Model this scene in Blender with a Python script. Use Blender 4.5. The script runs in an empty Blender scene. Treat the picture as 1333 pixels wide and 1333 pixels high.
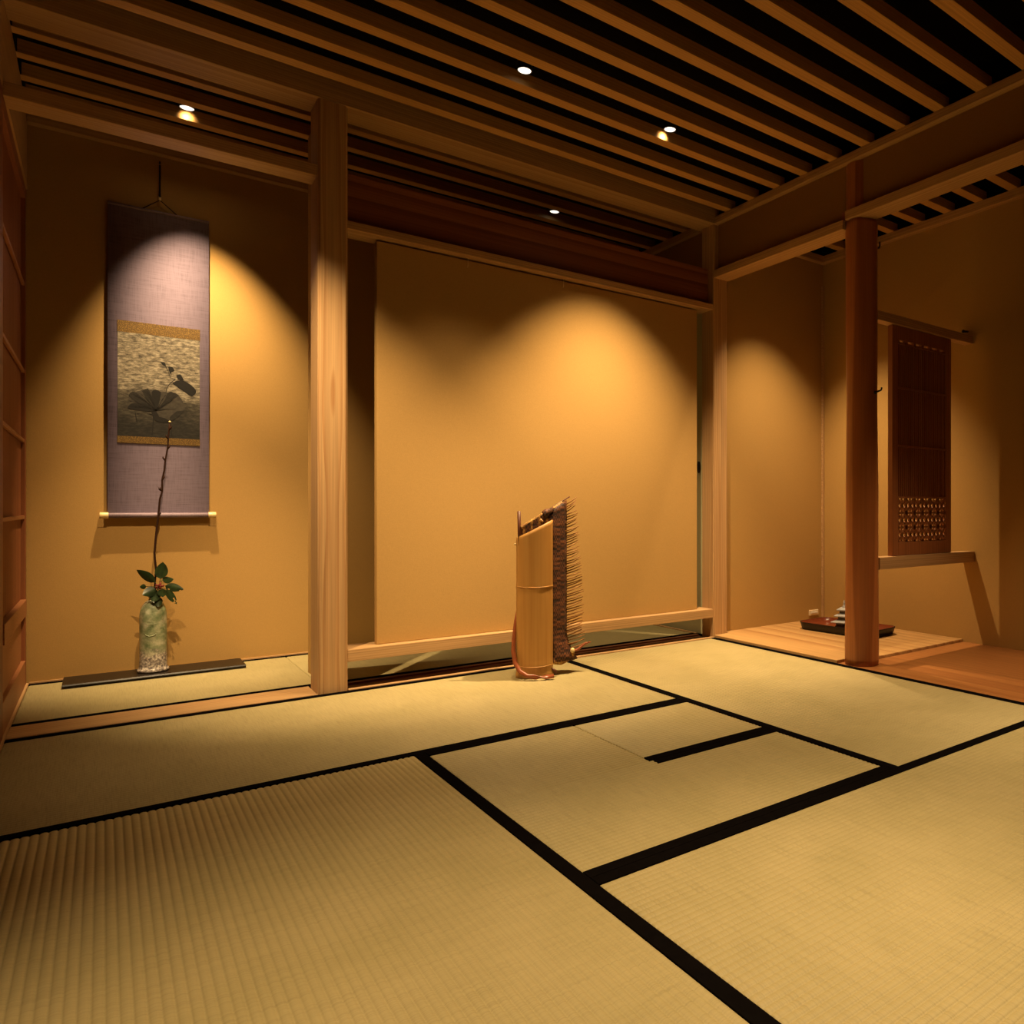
import bpy, bmesh, math, random
from mathutils import Vector, Matrix
random.seed(7)
scn = bpy.context.scene
COL = scn.collection
PI = math.pi

# ------------------------------------------------------------------ camera
S = 0.717                      # eye height above the mats
FPX, TH, CXP, Y0P = 963.3176, math.radians(40.05167), 945.0, 662.15
FW = (math.sin(TH), math.cos(TH)); RT = (math.cos(TH), -math.sin(TH))
cam = bpy.data.cameras.new('camera'); camo = bpy.data.objects.new('camera', cam); COL.objects.link(camo)
cam.sensor_width = 36.0; cam.sensor_fit = 'HORIZONTAL'; cam.lens = FPX/1333*36
cam.shift_x = (666.5-CXP)/1333; cam.shift_y = (Y0P-666.5)/1333
cam.clip_start = 0.01
camo.location = (0, 0, S); camo.rotation_euler = (PI/2, 0, -TH)
scn.camera = camo

def ray(u, v):
    a = (u-CXP)/FPX
    return (FW[0]+a*RT[0], FW[1]+a*RT[1], (Y0P-v)/FPX)
def on_z(u, v, z):
    r = ray(u, v); k = (z-S)/r[2]; return Vector((r[0]*k, r[1]*k, z))
def on_y(u, v, y):
    r = ray(u, v); k = y/r[1]; return Vector((r[0]*k, y, S+r[2]*k))

# ------------------------------------------------------------------ mesh helpers
def new(): return bmesh.new()
def box(bm, x0, x1, y0, y1, z0, z1):
    vs = [bm.verts.new((x, y, z)) for x in (x0, x1) for y in (y0, y1) for z in (z0, z1)]
    for f in ((0,1,3,2),(4,6,7,5),(0,4,5,1),(2,3,7,6),(0,2,6,4),(1,5,7,3)):
        bm.faces.new([vs[i] for i in f])
    return bm
def tube(bm, pts, rad, n=8, cap=True):
    pts = [Vector(p) for p in pts]
    if not isinstance(rad, (list, tuple)): rad = [rad]*len(pts)
    rings = []; ref = None
    for i, p in enumerate(pts):
        d = (pts[min(i+1, len(pts)-1)]-pts[max(i-1, 0)]).normalized()
        if ref is None:
            ref = Vector((0,0,1)) if abs(d.z) < .9 else Vector((1,0,0))
        a = d.cross(ref).normalized(); b = d.cross(a).normalized(); ref = -b if False else ref
        rings.append([bm.verts.new(p+(a*math.cos(2*PI*k/n)+b*math.sin(2*PI*k/n))*rad[i]) for k in range(n)])
    for i in range(len(rings)-1):
        for k in range(n):
            f = bm.faces.new((rings[i][k], rings[i][(k+1)%n], rings[i+1][(k+1)%n], rings[i+1][k])); f.smooth = True
    if cap:
        bm.faces.new(rings[0][::-1]); bm.faces.new(rings[-1])
    return bm
def lathe(bm, prof, n=32, c=(0,0,0), wob=None):
    rings = []
    for (r, z) in prof:
        rings.append([bm.verts.new((c[0]+r*(wob(k,z) if wob else 1)*math.cos(2*PI*k/n), c[1]+r*(wob(k,z) if wob else 1)*math.sin(2*PI*k/n), c[2]+z)) for k in range(n)])
    for i in range(len(rings)-1):
        for k in range(n):
            f = bm.faces.new((rings[i][k], rings[i][(k+1)%n], rings[i+1][(k+1)%n], rings[i+1][k])); f.smooth = True
    bm.faces.new(rings[0][::-1]); bm.faces.new(rings[-1])
    return bm
def ball(bm, c, r, sz=1.0, u=12, v=8):
    m = Matrix.Translation(c) @ Matrix.Diagonal((r, r, r*sz, 1))
    res = bmesh.ops.create_uvsphere(bm, u_segments=u, v_segments=v, radius=1, matrix=m)
    for vv in res['verts']:
        for f in vv.link_faces: f.smooth = True
    return bm
def prism(bm, poly, axis, a, b):
    """polygon in the two other axes, extruded from a to b along axis"""
    def P(p, t):
        return {'x': (t, p[0], p[1]), 'y': (p[0], t, p[1]), 'z': (p[0], p[1], t)}[axis]
    A = [bm.verts.new(P(p, a)) for p in poly]; B = [bm.verts.new(P(p, b)) for p in poly]
    n = len(poly)
    bm.faces.new(A); bm.faces.new(B[::-1])
    for i in range(n):
        bm.faces.new((A[i], B[i], B[(i+1)%n], A[(i+1)%n]))
    return bm

def obj(name, bm, mat, parent=None, bevel=0, origin=None, local=False):
    bmesh.ops.recalc_face_normals(bm, faces=bm.faces[:])
    if parent is not None and not local:
        off = Vector(parent.location)
        if parent.parent: off = off + Vector(parent.parent.location)
    elif origin is not None: off = Vector(origin)
    else: off = None
    if off is not None: bmesh.ops.translate(bm, verts=bm.verts[:], vec=-off)
    me = bpy.data.meshes.new(name); bm.to_mesh(me); bm.free()
    for m in (mat if isinstance(mat, (list, tuple)) else [mat]): me.materials.append(m)
    o = bpy.data.objects.new(name, me); COL.objects.link(o)
    if parent is not None: o.parent = parent
    elif origin is not None: o.location = origin
    if bevel:
        md = o.modifiers.new('bevel', 'BEVEL'); md.width = bevel; md.segments = 2; md.limit_method = 'ANGLE'; md.angle_limit = math.radians(40)
    return o
def thing(name, label, cat, loc=(0,0,0), rz=0, group=None):
    o = bpy.data.objects.new(name, None); COL.objects.link(o); o.empty_display_size = .05
    o.location = loc; o.rotation_euler = (0, 0, rz)
    return tag(o, label, cat, group)
def tag(o, label, cat, group=None):
    o['label'] = label; o['category'] = cat
    if group: o['group'] = group
    return o
def struct(name, bm, mat, label=None, bevel=0, origin=None):
    o = obj(name, bm, mat, None, bevel, origin); o['kind'] = 'structure'
    if label: o['label'] = label
    return o
def timber(name, label, cat, mat, x0, x1, y0, y1, z0, z1, bevel=.0025, group=None):
    c = ((x0+x1)/2, (y0+y1)/2, z0)
    return tag(obj(name, box(new(), x0, x1, y0, y1, z0, z1), mat, None, bevel, c), label, cat, group)

# ------------------------------------------------------------------ materials
def mat(name):
    m = bpy.data.materials.new(name); m.use_nodes = True
    nt = m.node_tree; bs = nt.nodes['Principled BSDF']
    return m, nt, bs
def N(nt, t, **k):
    n = nt.nodes.new(t)
    for a, b in k.items():
        if a.startswith('i_'): n.inputs[a[2:].replace('_', ' ')].default_value = b
        else: setattr(n, a, b)
    return n
def coords(nt, scale=(1,1,1), rot=(0,0,0), loc=(0,0,0), src='Object'):
    tc = N(nt, 'ShaderNodeTexCoord'); mp = N(nt, 'ShaderNodeMapping')
    mp.inputs['Scale'].default_value = scale; mp.inputs['Rotation'].default_value = rot; mp.inputs['Location'].default_value = loc
    nt.links.new(tc.outputs[src], mp.inputs['Vector']); return mp.outputs['Vector']
def ramp(nt, fac, stops):
    r = N(nt, 'ShaderNodeValToRGB'); e = r.color_ramp.elements
    e[0].position, e[0].color = stops[0][0], (*stops[0][1], 1); e[1].position, e[1].color = stops[-1][0], (*stops[-1][1], 1)
    for p, c in stops[1:-1]:
        q = e.new(p); q.color = (*c, 1)
    nt.links.new(fac, r.inputs['Fac']); return r.outputs['Color']
def mix(nt, f, a, b, mode='MIX'):
    m = N(nt, 'ShaderNodeMix', data_type='RGBA', blend_type=mode)
    L = nt.links.new
    if isinstance(f, float): m.inputs['Factor'].default_value = f
    else: L(f, m.inputs['Factor'])
    for s, x in (('A', a), ('B', b)):
        i = [k for k in m.inputs if k.name == s and k.type == 'RGBA'][0]
        if isinstance(x, tuple): i.default_value = (*x, 1)
        else: L(x, i)
    return [o for o in m.outputs if o.type == 'RGBA'][0]
def bump(nt, bs, h, dist, strength=1.0):
    b = N(nt, 'ShaderNodeBump'); b.inputs['Distance'].default_value = dist; b.inputs['Strength'].default_value = strength
    nt.links.new(h, b.inputs['Height']); nt.links.new(b.outputs['Normal'], bs.inputs['Normal'])
def plain(name, col, rough=.6, spec=.3, metal=0):
    m, nt, bs = mat(name)
    bs.inputs['Base Color'].default_value = (*col, 1); bs.inputs['Roughness'].default_value = rough
    bs.inputs['Specular IOR Level'].default_value = spec; bs.inputs['Metallic'].default_value = metal
    n = N(nt, 'ShaderNodeTexNoise'); n.inputs['Scale'].default_value = 60; n.inputs['Detail'].default_value = 4
    nt.links.new(coords(nt), n.inputs['Vector'])
    c = ramp(nt, n.outputs['Fac'], [(.3, tuple(x*.86 for x in col)), (.7, tuple(min(1, x*1.1) for x in col))])
    nt.links.new(c, bs.inputs['Base Color'])
    return m
def wood(name, light, dark, axis='X', freq=26, stretch=.06, off=(0,0,0), rough=.5, contrast=.5, fine=1.0, warp=2.2):
    """growth rings round an axis a little way off the timber, so faces show straight and arched grain"""
    m, nt, bs = mat(name); L = nt.links.new
    sc = {'X': (stretch,1,1), 'Y': (1,stretch,1), 'Z': (1,1,stretch)}[axis]
    v = coords(nt, sc, loc=off)
    nz = N(nt, 'ShaderNodeTexNoise'); nz.inputs['Scale'].default_value = 7; nz.inputs['Detail'].default_value = 2; L(v, nz.inputs['Vector'])
    w = N(nt, 'ShaderNodeTexWave', wave_type='RINGS', rings_direction=axis, wave_profile='SAW')
    w.inputs['Scale'].default_value = freq; w.inputs['Distortion'].default_value = warp; w.inputs['Detail'].default_value = 1.5; w.inputs['Detail Scale'].default_value = .35
    L(v, w.inputs['Vector'])
    c1 = ramp(nt, w.outputs['Fac'], [(0, light), (.55, tuple(l*(1-.35*contrast)+d*.35*contrast for l, d in zip(light, dark))), (.93, tuple(l*(1-contrast)+d*contrast for l, d in zip(light, dark))), (1, light)])
    fs = {'X': (1.5,160,160), 'Y': (160,1.5,160), 'Z': (160,160,1.5)}[axis]
    n2 = N(nt, 'ShaderNodeTexNoise'); n2.inputs['Scale'].default_value = 1; n2.inputs['Detail'].default_value = 3
    L(coords(nt, fs), n2.inputs['Vector'])
    c2 = ramp(nt, n2.outputs['Fac'], [(.3, (1-.28*fine,)*3), (.7, (1.0,)*3)])
    n3 = N(nt, 'ShaderNodeTexNoise'); n3.inputs['Scale'].default_value = 3; L(v, n3.inputs['Vector'])
    c3 = ramp(nt, n3.outputs['Fac'], [(.3, (.86,.84,.82)), (.7, (1,1,1))])
    L(mix(nt, 1.0, mix(nt, 1.0, c1, c2, 'MULTIPLY'), c3, 'MULTIPLY'), bs.inputs['Base Color'])
    bs.inputs['Roughness'].default_value = rough; bs.inputs['Specular IOR Level'].default_value = .35
    bump(nt, bs, n2.outputs['Fac'], .0004, .5)
    return m
def wallpaper(name, col, k=.9):
    m, nt, bs = mat(name); L = nt.links.new
    v = coords(nt)
    n1 = N(nt, 'ShaderNodeTexNoise'); n1.inputs['Scale'].default_value = 260; n1.inputs['Detail'].default_value = 3; L(v, n1.inputs['Vector'])
    n2 = N(nt, 'ShaderNodeTexNoise'); n2.inputs['Scale'].default_value = 1; n2.inputs['Detail'].default_value = 3; L(coords(nt, (90,90,500)), n2.inputs['Vector'])
    n3 = N(nt, 'ShaderNodeTexNoise'); n3.inputs['Scale'].default_value = 1; n3.inputs['Detail'].default_value = 3; L(coords(nt, (500,500,90)), n3.inputs['Vector'])
    a = mix(nt, .5, n2.outputs['Color'], n3.outputs['Color']); a = mix(nt, .4, a, n1.outputs['Color'])
    bw = N(nt, 'ShaderNodeRGBToBW'); L(a, bw.inputs['Color'])
    L(ramp(nt, bw.outputs['Val'], [(.35, tuple(c*k for c in col)), (.65, tuple(min(1,c*1.06) for c in col))]), bs.inputs['Base Color'])
    bs.inputs['Roughness'].default_value = .9; bs.inputs['Specular IOR Level'].default_value = .1
    bump(nt, bs, bw.outputs['Val'], .0012, .6)
    return m
def rush(name, col, axis):
    """woven rush: fine stalks lying across the ridges"""
    m, nt, bs = mat(name); L = nt.links.new
    sc = (14,420,14) if axis == 'Y' else (420,14,14)
    n = N(nt, 'ShaderNodeTexNoise'); n.inputs['Scale'].default_value = 1; n.inputs['Detail'].default_value = 4; L(coords(nt, sc), n.inputs['Vector'])
    n2 = N(nt, 'ShaderNodeTexNoise'); n2.inputs['Scale'].default_value = 5; n2.inputs['Detail'].default_value = 5; L(coords(nt), n2.inputs['Vector'])
    c = ramp(nt, n.outputs['Fac'], [(.3, tuple(x*.86 for x in col)), (.5, col), (.75, tuple(min(1,x*1.07) for x in col))])
    c2 = ramp(nt, n2.outputs['Fac'], [(.3, (.88,.89,.84)), (.7, (1,1,1))])
    L(mix(nt, 1.0, c, c2, 'MULTIPLY'), bs.inputs['Base Color'])
    bs.inputs['Roughness'].default_value = .55; bs.inputs['Specular IOR Level'].default_value = .3
    bump(nt, bs, n.outputs['Fac'], .0006, .4)
    return m

WALLC = (.45,.272,.092)
M = {}
M['wall'] = wallpaper('wall_cloth_paper', WALLC)
M['wall_shaded'] = wallpaper('upper_wall_shaded', (.29,.15,.04))  # same wall covering, colour darkened to carry the shade above the lintels
M['panel'] = wallpaper('panel_cloth', (.47,.288,.102), .88)
PALE, PDARK = (.63,.395,.19), (.38,.18,.06)
M['hinokiX'] = wood('pale_wood_x', PALE, PDARK, 'X', 34, .05, (0,.04,.11), contrast=.45)
M['hinokiY'] = wood('pale_wood_y', PALE, PDARK, 'Y', 34, .05, (.07,0,.11), contrast=.45)
M['post'] = wood('pale_post_wood', (.64,.405,.195), (.40,.17,.055), 'Z', 22, .16, (.004,.05,0), contrast=.6, warp=9)
M['slat'] = wood('slat_wood', (.70,.40,.135), (.5,.24,.075), 'X', 30, .04, (0,.1,.06), contrast=.3)
M['plank'] = wood('red_cedar_plank', (.40,.15,.058), (.17,.05,.018), 'X', 5.5, .10, (0,.05,-.06), contrast=.85, warp=6, rough=.45)
M['redwoodX'] = wood('red_wood_x', (.46,.19,.075), (.26,.08,.03), 'X', 24, .05, (0,.05,.07), contrast=.5)
M['redwoodZ'] = wood('red_wood_z', (.36,.13,.05), (.2,.055,.02), 'Z', 30, .05, (.05,.05,0), contrast=.5)
M['darkwood'] = wood('dark_red_wood', (.26,.078,.028), (.13,.035,.014), 'Z', 30, .05, (.05,.05,0), contrast=.5)
M['screenwood'] = wood('screen_brown_wood', (.42,.155,.056), (.22,.065,.022), 'Z', 30, .05, (.05,.05,0), contrast=.5)
M['boardY'] = wood('niche_board_wood', (.66,.40,.165), (.33,.13,.04), 'Y', 4.5, .05, (.4,0,.22), contrast=.6, warp=13, rough=.38)
M['boardR'] = wood('lower_board_wood', (.44,.18,.055), (.27,.09,.027), 'Y', 12, .1, (.3,0,.2), contrast=.6, warp=3, rough=.38)
M['groove'] = wood('sill_groove_wood', (.30,.115,.045), (.16,.05,.02), 'X', 20, .05, contrast=.5)
M['log'] = wood('polished_log', (.48,.175,.055), (.25,.07,.022), 'Z', 6, .10, (.02,.03,0), contrast=.6, warp=5, rough=.34, fine=.7)
M['rushX'] = rush('rush_weave_x', (.425,.352,.178), 'X')
M['rushY'] = rush('rush_weave_y', (.425,.352,.178), 'Y')
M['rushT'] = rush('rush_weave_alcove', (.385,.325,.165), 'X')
M['border'] = plain('black_cloth_border', (.0048,.0038,.0036), 1.0, 0)
M['mat_side'] = plain('mat_core_straw', (.40,.31,.15), .9, .1)
M['black'] = plain('black_ceiling_board', (.004,.003,.0025), .95, .05)
M['under'] = plain('subfloor_board', (.05,.03,.02), .9)
M['lacquer'] = plain('black_lacquer', (.008,.005,.004), .38, .3)
M['redlac'] = wood('red_lacquer_tray', (.22,.045,.016), (.12,.022,.009), 'Y', 12, .1, (.1,0,.1), contrast=.5, rough=.3)
M['iron'] = plain('black_iron', (.012,.010,.010), .5, .4)
M['ivory'] = plain('ivory_knob', (.82,.62,.30), .35, .4)
M['white'] = plain('white_ring', (.85,.80,.74), .4, .4)
M['outlet'] = plain('outlet_plastic', (.82,.66,.44), .4, .4)
M['twig'] = plain('branch_bark', (.034,.014,.008), .85, .1)
M['leaf'] = None; M['berry'] = plain('red_bud', (.14,.010,.010), .4, .4)
M['cord'] = plain('dark_cord', (.03,.018,.014), .9, .1)
M['twist'] = plain('pale_twisted_cord', (.55,.30,.12), .7, .2)

# leaf
m, nt, bs = mat('camellia_leaf'); M['leaf'] = m
n = N(nt, 'ShaderNodeTexNoise'); n.inputs['Scale'].default_value = 45; n.inputs['Detail'].default_value = 4; nt.links.new(coords(nt), n.inputs['Vector'])
nt.links.new(ramp(nt, n.outputs['Fac'], [(.3, (.007,.015,.006)), (.7, (.024,.044,.013))]), bs.inputs['Base Color']); bs.inputs['Roughness'].default_value = .3; bs.inputs['Specular IOR Level'].default_value = .5

# scroll cloth
def silk(name, col, k=.8):
    m, nt, bs = mat(name); L = nt.links.new
    a = N(nt, 'ShaderNodeTexNoise'); a.inputs['Scale'].default_value = 1; a.inputs['Detail'].default_value = 4; L(coords(nt, (12,12,260)), a.inputs['Vector'])
    b = N(nt, 'ShaderNodeTexNoise'); b.inputs['Scale'].default_value = 1; b.inputs['Detail'].default_value = 4; L(coords(nt, (330,330,14)), b.inputs['Vector'])
    bw = N(nt, 'ShaderNodeRGBToBW'); L(mix(nt, .5, a.outputs['Color'], b.outputs['Color']), bw.inputs['Color'])
    L(ramp(nt, bw.outputs['Val'], [(.36, tuple(c*k*.8 for c in col)), (.5, col), (.66, tuple(min(1,c*1.12) for c in col))]), bs.inputs['Base Color'])
    bs.inputs['Roughness'].default_value = .8; bs.inputs['Specular IOR Level'].default_value = .15
    bump(nt, bs, bw.outputs['Val'], .0006, .6); return m
M['mauve'] = silk('mauve_silk', (.205,.162,.225))
M['mauve2'] = silk('mauve_silk_roller', (.30,.235,.30))
m, nt, bs = mat('gold_brocade'); M['gold'] = m
vo = N(nt, 'ShaderNodeTexVoronoi'); vo.inputs['Scale'].default_value = 260; nt.links.new(coords(nt), vo.inputs['Vector'])
nt.links.new(ramp(nt, vo.outputs['Distance'], [(.15, (.27,.165,.04)), (.55, (.10,.055,.014))]), bs.inputs['Base Color']); bs.inputs['Roughness'].default_value = .5; bs.inputs['Metallic'].default_value = .15
# painting ground: aged paper, brushed with wash that deepens to the foot
m, nt, bs = mat('painted_paper'); M['paper'] = m; L = nt.links.new
a = N(nt, 'ShaderNodeTexNoise'); a.inputs['Scale'].default_value = 1; a.inputs['Detail'].default_value = 8; a.inputs['Roughness'].default_value = .7; L(coords(nt, (38,38,110)), a.inputs['Vector'])
b = N(nt, 'ShaderNodeTexNoise'); b.inputs['Scale'].default_value = 1; b.inputs['Detail'].default_value = 5; L(coords(nt, (9,9,14), loc=(3,1,2)), b.inputs['Vector'])
sx = N(nt, 'ShaderNodeSeparateXYZ'); L(coords(nt, src='Generated'), sx.inputs[0])
ad = N(nt, 'ShaderNodeMath', operation='MULTIPLY_ADD'); L(b.outputs['Fac'], ad.inputs[0]); ad.inputs[1].default_value = .5; L(sx.outputs['Z'], ad.inputs[2])
wash = ramp(nt, ad.outputs[0], [(.34, (.045,.041,.036)), (.62, (.22,.205,.18)), (.76, (.95,.9,.82)), (1, (.75,.70,.63))])
pap = ramp(nt, a.outputs['Fac'], [(.36, (.065,.057,.046)), (.5, (.215,.195,.155)), (.62, (.43,.40,.33))])
L(mix(nt, 1.0, pap, wash, 'MULTIPLY'), bs.inputs['Base Color']); bs.inputs['Roughness'].default_value = .85
def ink(name, c):
    m, nt, bs = mat(name)
    a = N(nt, 'ShaderNodeTexNoise'); a.inputs['Scale'].default_value = 1; a.inputs['Detail'].default_value = 6; nt.links.new(coords(nt, (60,60,90)), a.inputs['Vector'])
    nt.links.new(ramp(nt, a.outputs['Fac'], [(.3, tuple(x*.7 for x in c)), (.7, tuple(x*1.5 for x in c))]), bs.inputs['Base Color']); bs.inputs['Roughness'].default_value = .9
    return m
INK = [ink('ink_dark', (.004,.003,.0024)), ink('ink_mid', (.012,.010,.0075)), ink('ink_pale', (.040,.034,.026))]

# bamboo
m, nt, bs = mat('bamboo_skin'); M['bamboo'] = m; L = nt.links.new
a = N(nt, 'ShaderNodeTexNoise'); a.inputs['Scale'].default_value = 1; a.inputs['Detail'].default_value = 4; L(coords(nt, (90,90,2.2)), a.inputs['Vector'])
L(ramp(nt, a.outputs['Fac'], [(.3, (.43,.205,.048)), (.5, (.475,.24,.06)), (.72, (.51,.27,.072))]), bs.inputs['Base Color']); bs.inputs['Roughness'].default_value = .42
def weave(name, c0, c1):
    m, nt, bs = mat(name); L = nt.links.new
    ck = N(nt, 'ShaderNodeTexChecker'); ck.inputs['Scale'].default_value = 1; L(coords(nt, (130,130,95)), ck.inputs['Vector'])
    a = N(nt, 'ShaderNodeTexNoise'); a.inputs['Scale'].default_value = 1; a.inputs['Detail'].default_value = 4; L(coords(nt, (14,14,46)), a.inputs['Vector'])
    b = N(nt, 'ShaderNodeTexNoise'); b.inputs['Scale'].default_value = 150; b.inputs['Detail'].default_value = 4; L(coords(nt), b.inputs['Vector'])
    ck.inputs['Color1'].default_value = (.25,.25,.25,1); ck.inputs['Color2'].default_value = (.75,.75,.75,1)
    x = mix(nt, .5, ck.outputs['Color'], b.outputs['Color']); x = mix(nt, .55, x, a.outputs['Color'])
    bw = N(nt, 'ShaderNodeRGBToBW'); L(x, bw.inputs['Color'])
    L(ramp(nt, bw.outputs['Val'], [(.40, c0), (.50, tuple(p*.7+q*.3 for p, q in zip(c0, c1))), (.62, c1)]), bs.inputs['Base Color']); bs.inputs['Roughness'].default_value = .7
    bump(nt, bs, bw.outputs['Val'], .006, 1.0); return m
M['weave'] = weave('dark_woven_bark', (.014,.004,.002), (.22,.07,.02))
M['weaveY'] = weave('pale_woven_rim', (.20,.075,.015), (.70,.42,.10))
M['root'] = plain('red_brown_root', (.28,.075,.028), .3, .5)
M['fringe'] = plain('split_bamboo_sticks', (.27,.115,.028), .55, .3)
M['stickd'] = plain('dark_stick', (.10,.03,.014), .45, .4)

# vase glaze: ash green over rough pale foot
m, nt, bs = mat('ash_glazed_stoneware'); M['vase'] = m; L = nt.links.new
a = N(nt, 'ShaderNodeTexNoise'); a.inputs['Scale'].default_value = 26; a.inputs['Detail'].default_value = 6; L(coords(nt), a.inputs['Vector'])
b = N(nt, 'ShaderNodeTexNoise'); b.inputs['Scale'].default_value = 120; b.inputs['Detail'].default_value = 6; L(coords(nt), b.inputs['Vector'])
sx = N(nt, 'ShaderNodeSeparateXYZ'); L(coords(nt), sx.inputs[0])
g = ramp(nt, a.outputs['Fac'], [(.34, (.105,.15,.07)), (.5, (.235,.27,.16)), (.66, (.45,.44,.32))])
f = ramp(nt, b.outputs['Fac'], [(.35, (.12,.10,.10)), (.5, (.32,.28,.25)), (.62, (.62,.56,.5))])
ad = N(nt, 'ShaderNodeMath', operation='MULTIPLY_ADD'); L(a.outputs['Fac'], ad.inputs[0]); ad.inputs[1].default_value = .10; L(sx.outputs['Z'], ad.inputs[2])
L(mix(nt, ramp(nt, ad.outputs[0], [(.125, (0,0,0)), (.15, (1,1,1))]), f, g), bs.inputs['Base Color'])
bs.inputs['Roughness'].default_value = .38
bump(nt, bs, b.outputs['Fac'], .002, .8)

def emis(name, c, s):
    m, nt, bs = mat(name)
    bs.inputs['Base Color'].default_value = (*c, 1); bs.inputs['Emission Color'].default_value = (*c, 1); bs.inputs['Emission Strength'].default_value = s
    return m
M['lamp'] = emis('lit_lamp_face', (1,.88,.72), 1.6)

# ------------------------------------------------------------------ room dimensions
XL, XR = -.24, 2.60          # left wall face, right frame face
YT = 3.19                    # line where the alcove begins
YB = 4.15                    # back wall face
XN = 3.55                    # niche side wall
YN = 3.25                    # niche back wall
YF = -.70                    # wall behind the viewer
ZS, ZC = 2.34, 2.46          # slat underside, black ceiling board

# ---- setting
struct('floor', box(new(), XL-.15, XN+.1, YF, YB+.1, -.16, -.06), M['under'])
struct('ceiling', box(new(), XL-.15, XN+.1, YF, YB+.1, ZC, ZC+.06), M['black'])
struct('wall_back', box(new(), XL-.15, 2.72, YB, YB+.08, -.06, ZC), M['wall'])
struct('wall_front', box(new(), XL-.15, XN+.1, YF-.08, YF, -.16, ZC), M['darkwood'])
bm = new()
box(bm, XL-.12, XL, YF, YB, 2.02, ZC)
struct('wall_left', bm, M['hinokiY'])
struct('trim_1', box(new(), XL-.12, XL, YF, 3.195, -.06, 2.02), M['darkwood'], 'dark wood boarding of the left wall beside the alcove')
struct('wall_left_back', box(new(), XL-.13, XL-.115, 3.195, YB, -.06, 2.02), M['darkwood'])
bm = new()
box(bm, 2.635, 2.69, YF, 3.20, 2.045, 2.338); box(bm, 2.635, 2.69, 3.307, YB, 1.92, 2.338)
struct('wall_right', bm, M['wall_shaded'])
struct('wall_right_niche', box(new(), XN, XN+.08, YF, YN+.08, -.06, ZC), M['wall'])
struct('wall_back_niche', box(new(), 2.705, XN, YN, YN+.08, -.06, ZC), M['wall'])
bm = new()
box(bm, 2.635, 2.69, YF, YB, 2.339, ZC); box(bm, XL-.001, XL+.004, YF, YB, 2.342, ZC); box(bm, XL, 2.63, 4.14, YB+.001, 2.342, ZC)
box(bm, XN-.006, XN+.001, YF, YN, 2.33, ZC); box(bm, 2.70, XN, YN-.006, YN+.001, 2.33, ZC); box(bm, 2.69, 2.70, YF, YN, 2.10, ZC)
struct('trim_8', bm, M['black'], 'black boarding round the edge of the ceiling above the slats')
struct('wall_partition', box(new(), .685, .722, 3.331, 3.66, -.055, ZS), M['wall'])
# ceiling mouldings
struct('trim_2', box(new(), XR, 2.634, YF, 3.19, 2.303, ZS), M['hinokiY'], None, .002)
struct('trim_3', box(new(), XR, 2.634, 3.345, YB, 2.303, ZS), M['hinokiY'], None, .002)
struct('trim_4', box(new(), XL, XR, 4.11, YB, 2.285, ZS), M['hinokiX'], None, .002)
struct('trim_5', box(new(), 3.51, XN, YF, YN, 2.285, 2.328), M['hinokiY'], None, .002)
struct('trim_6', box(new(), 2.705, 3.51, 3.21, YN, 2.285, 2.328), M['hinokiX'], None, .002)
struct('trim_7', box(new(), XN-.018, XN, YN-.014, YN, .012, 2.15), M['hinokiY'], None, .002)
struct('baseboard_left', box(new(), XL-.008, XL+.006, 2.2, YB-.006, -.05, .006), M['hinokiY'], None, .001)
struct('baseboard_back', box(new(), XL+.006, 2.59, YB-.008, YB, -.05, .007), M['hinokiX'], None, .001)

# ---- mats
HW = .031
def mat_top(bm, x0, x1, y0, y1, along, pitch=.0157, amp=.0029, seg=8):
    """ridged rush surface, ridges running along the given axis; sides down to the core"""
    a0, a1 = (y0, y1) if along == 'X' else (x0, x1)     # across
    l0, l1 = (x0, x1) if along == 'X' else (y0, y1)     # along
    n = max(1, round((a1-a0)/pitch)); tot = n*seg
    lens = [l0, l0+.0015, l0+.005, l1-.005, l1-.0015, l1]
    drop = [-.0045, -.0012, 0, 0, -.0012, -.0045]
    rows = []
    for i in range(tot+1):
        a = a0+(a1-a0)*i/tot
        h = amp*(abs(math.sin(PI*i/seg))**.6) - amp
        rows.append([bm.verts.new((l, a, h+d) if along == 'X' else (a, l, h+d)) for l, d in zip(lens, drop)])
    for i in range(tot):
        for j in range(len(lens)-1):
            f = bm.faces.new((rows[i][j], rows[i+1][j], rows[i+1][j+1], rows[i][j+1])); f.smooth = True
    # straw core under the surface
    box(bm, x0+.0005, x1-.0005, y0+.0005, y1-.0005, -.055, -.0052)
def tatami(label, x0, x1, y0, y1, along, edges, group=None, mt=None, amp=.0029, extra=None):
    t = thing('tatami_mat', label, 'mat', ((x0+x1)/2, (y0+y1)/2, -.055), 0, group)
    bm = new(); mat_top(bm, x0, x1, y0, y1, along, amp=amp)
    if extra: extra(bm)
    obj('rush_surface', bm, mt or (M['rushX'] if along == 'X' else M['rushY']), t)
    for e in edges:
        if isinstance(e, tuple): b = e
        else: b = {'x0': (x0, x0+HW, y0, y1), 'x1': (x1-HW, x1, y0, y1), 'y0': (x0, x1, y0, y0+HW), 'y1': (x0, x1, y1-HW, y1)}[e]
        obj('border', box(new(), *b, -.02, .0012), M['border'], t, .001)
    return t
g = .0006
tatami('large straw mat filling the lower left foreground, black border on its right edge', XL+.006, .722-g, .30, 2.23-g, 'Y', ['x0', 'x1'])
tatami('straw mat in the lower right foreground with ridges running left to right', .722+g, 2.602, .31, 1.268-g, 'X', ['y0', 'y1'])
tatami('straw mat along the alcove threshold and post, the basket standing on it', XL+.006, 1.66-g, 2.23+g, 3.186, 'X', ['y0', 'y1'])
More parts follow.
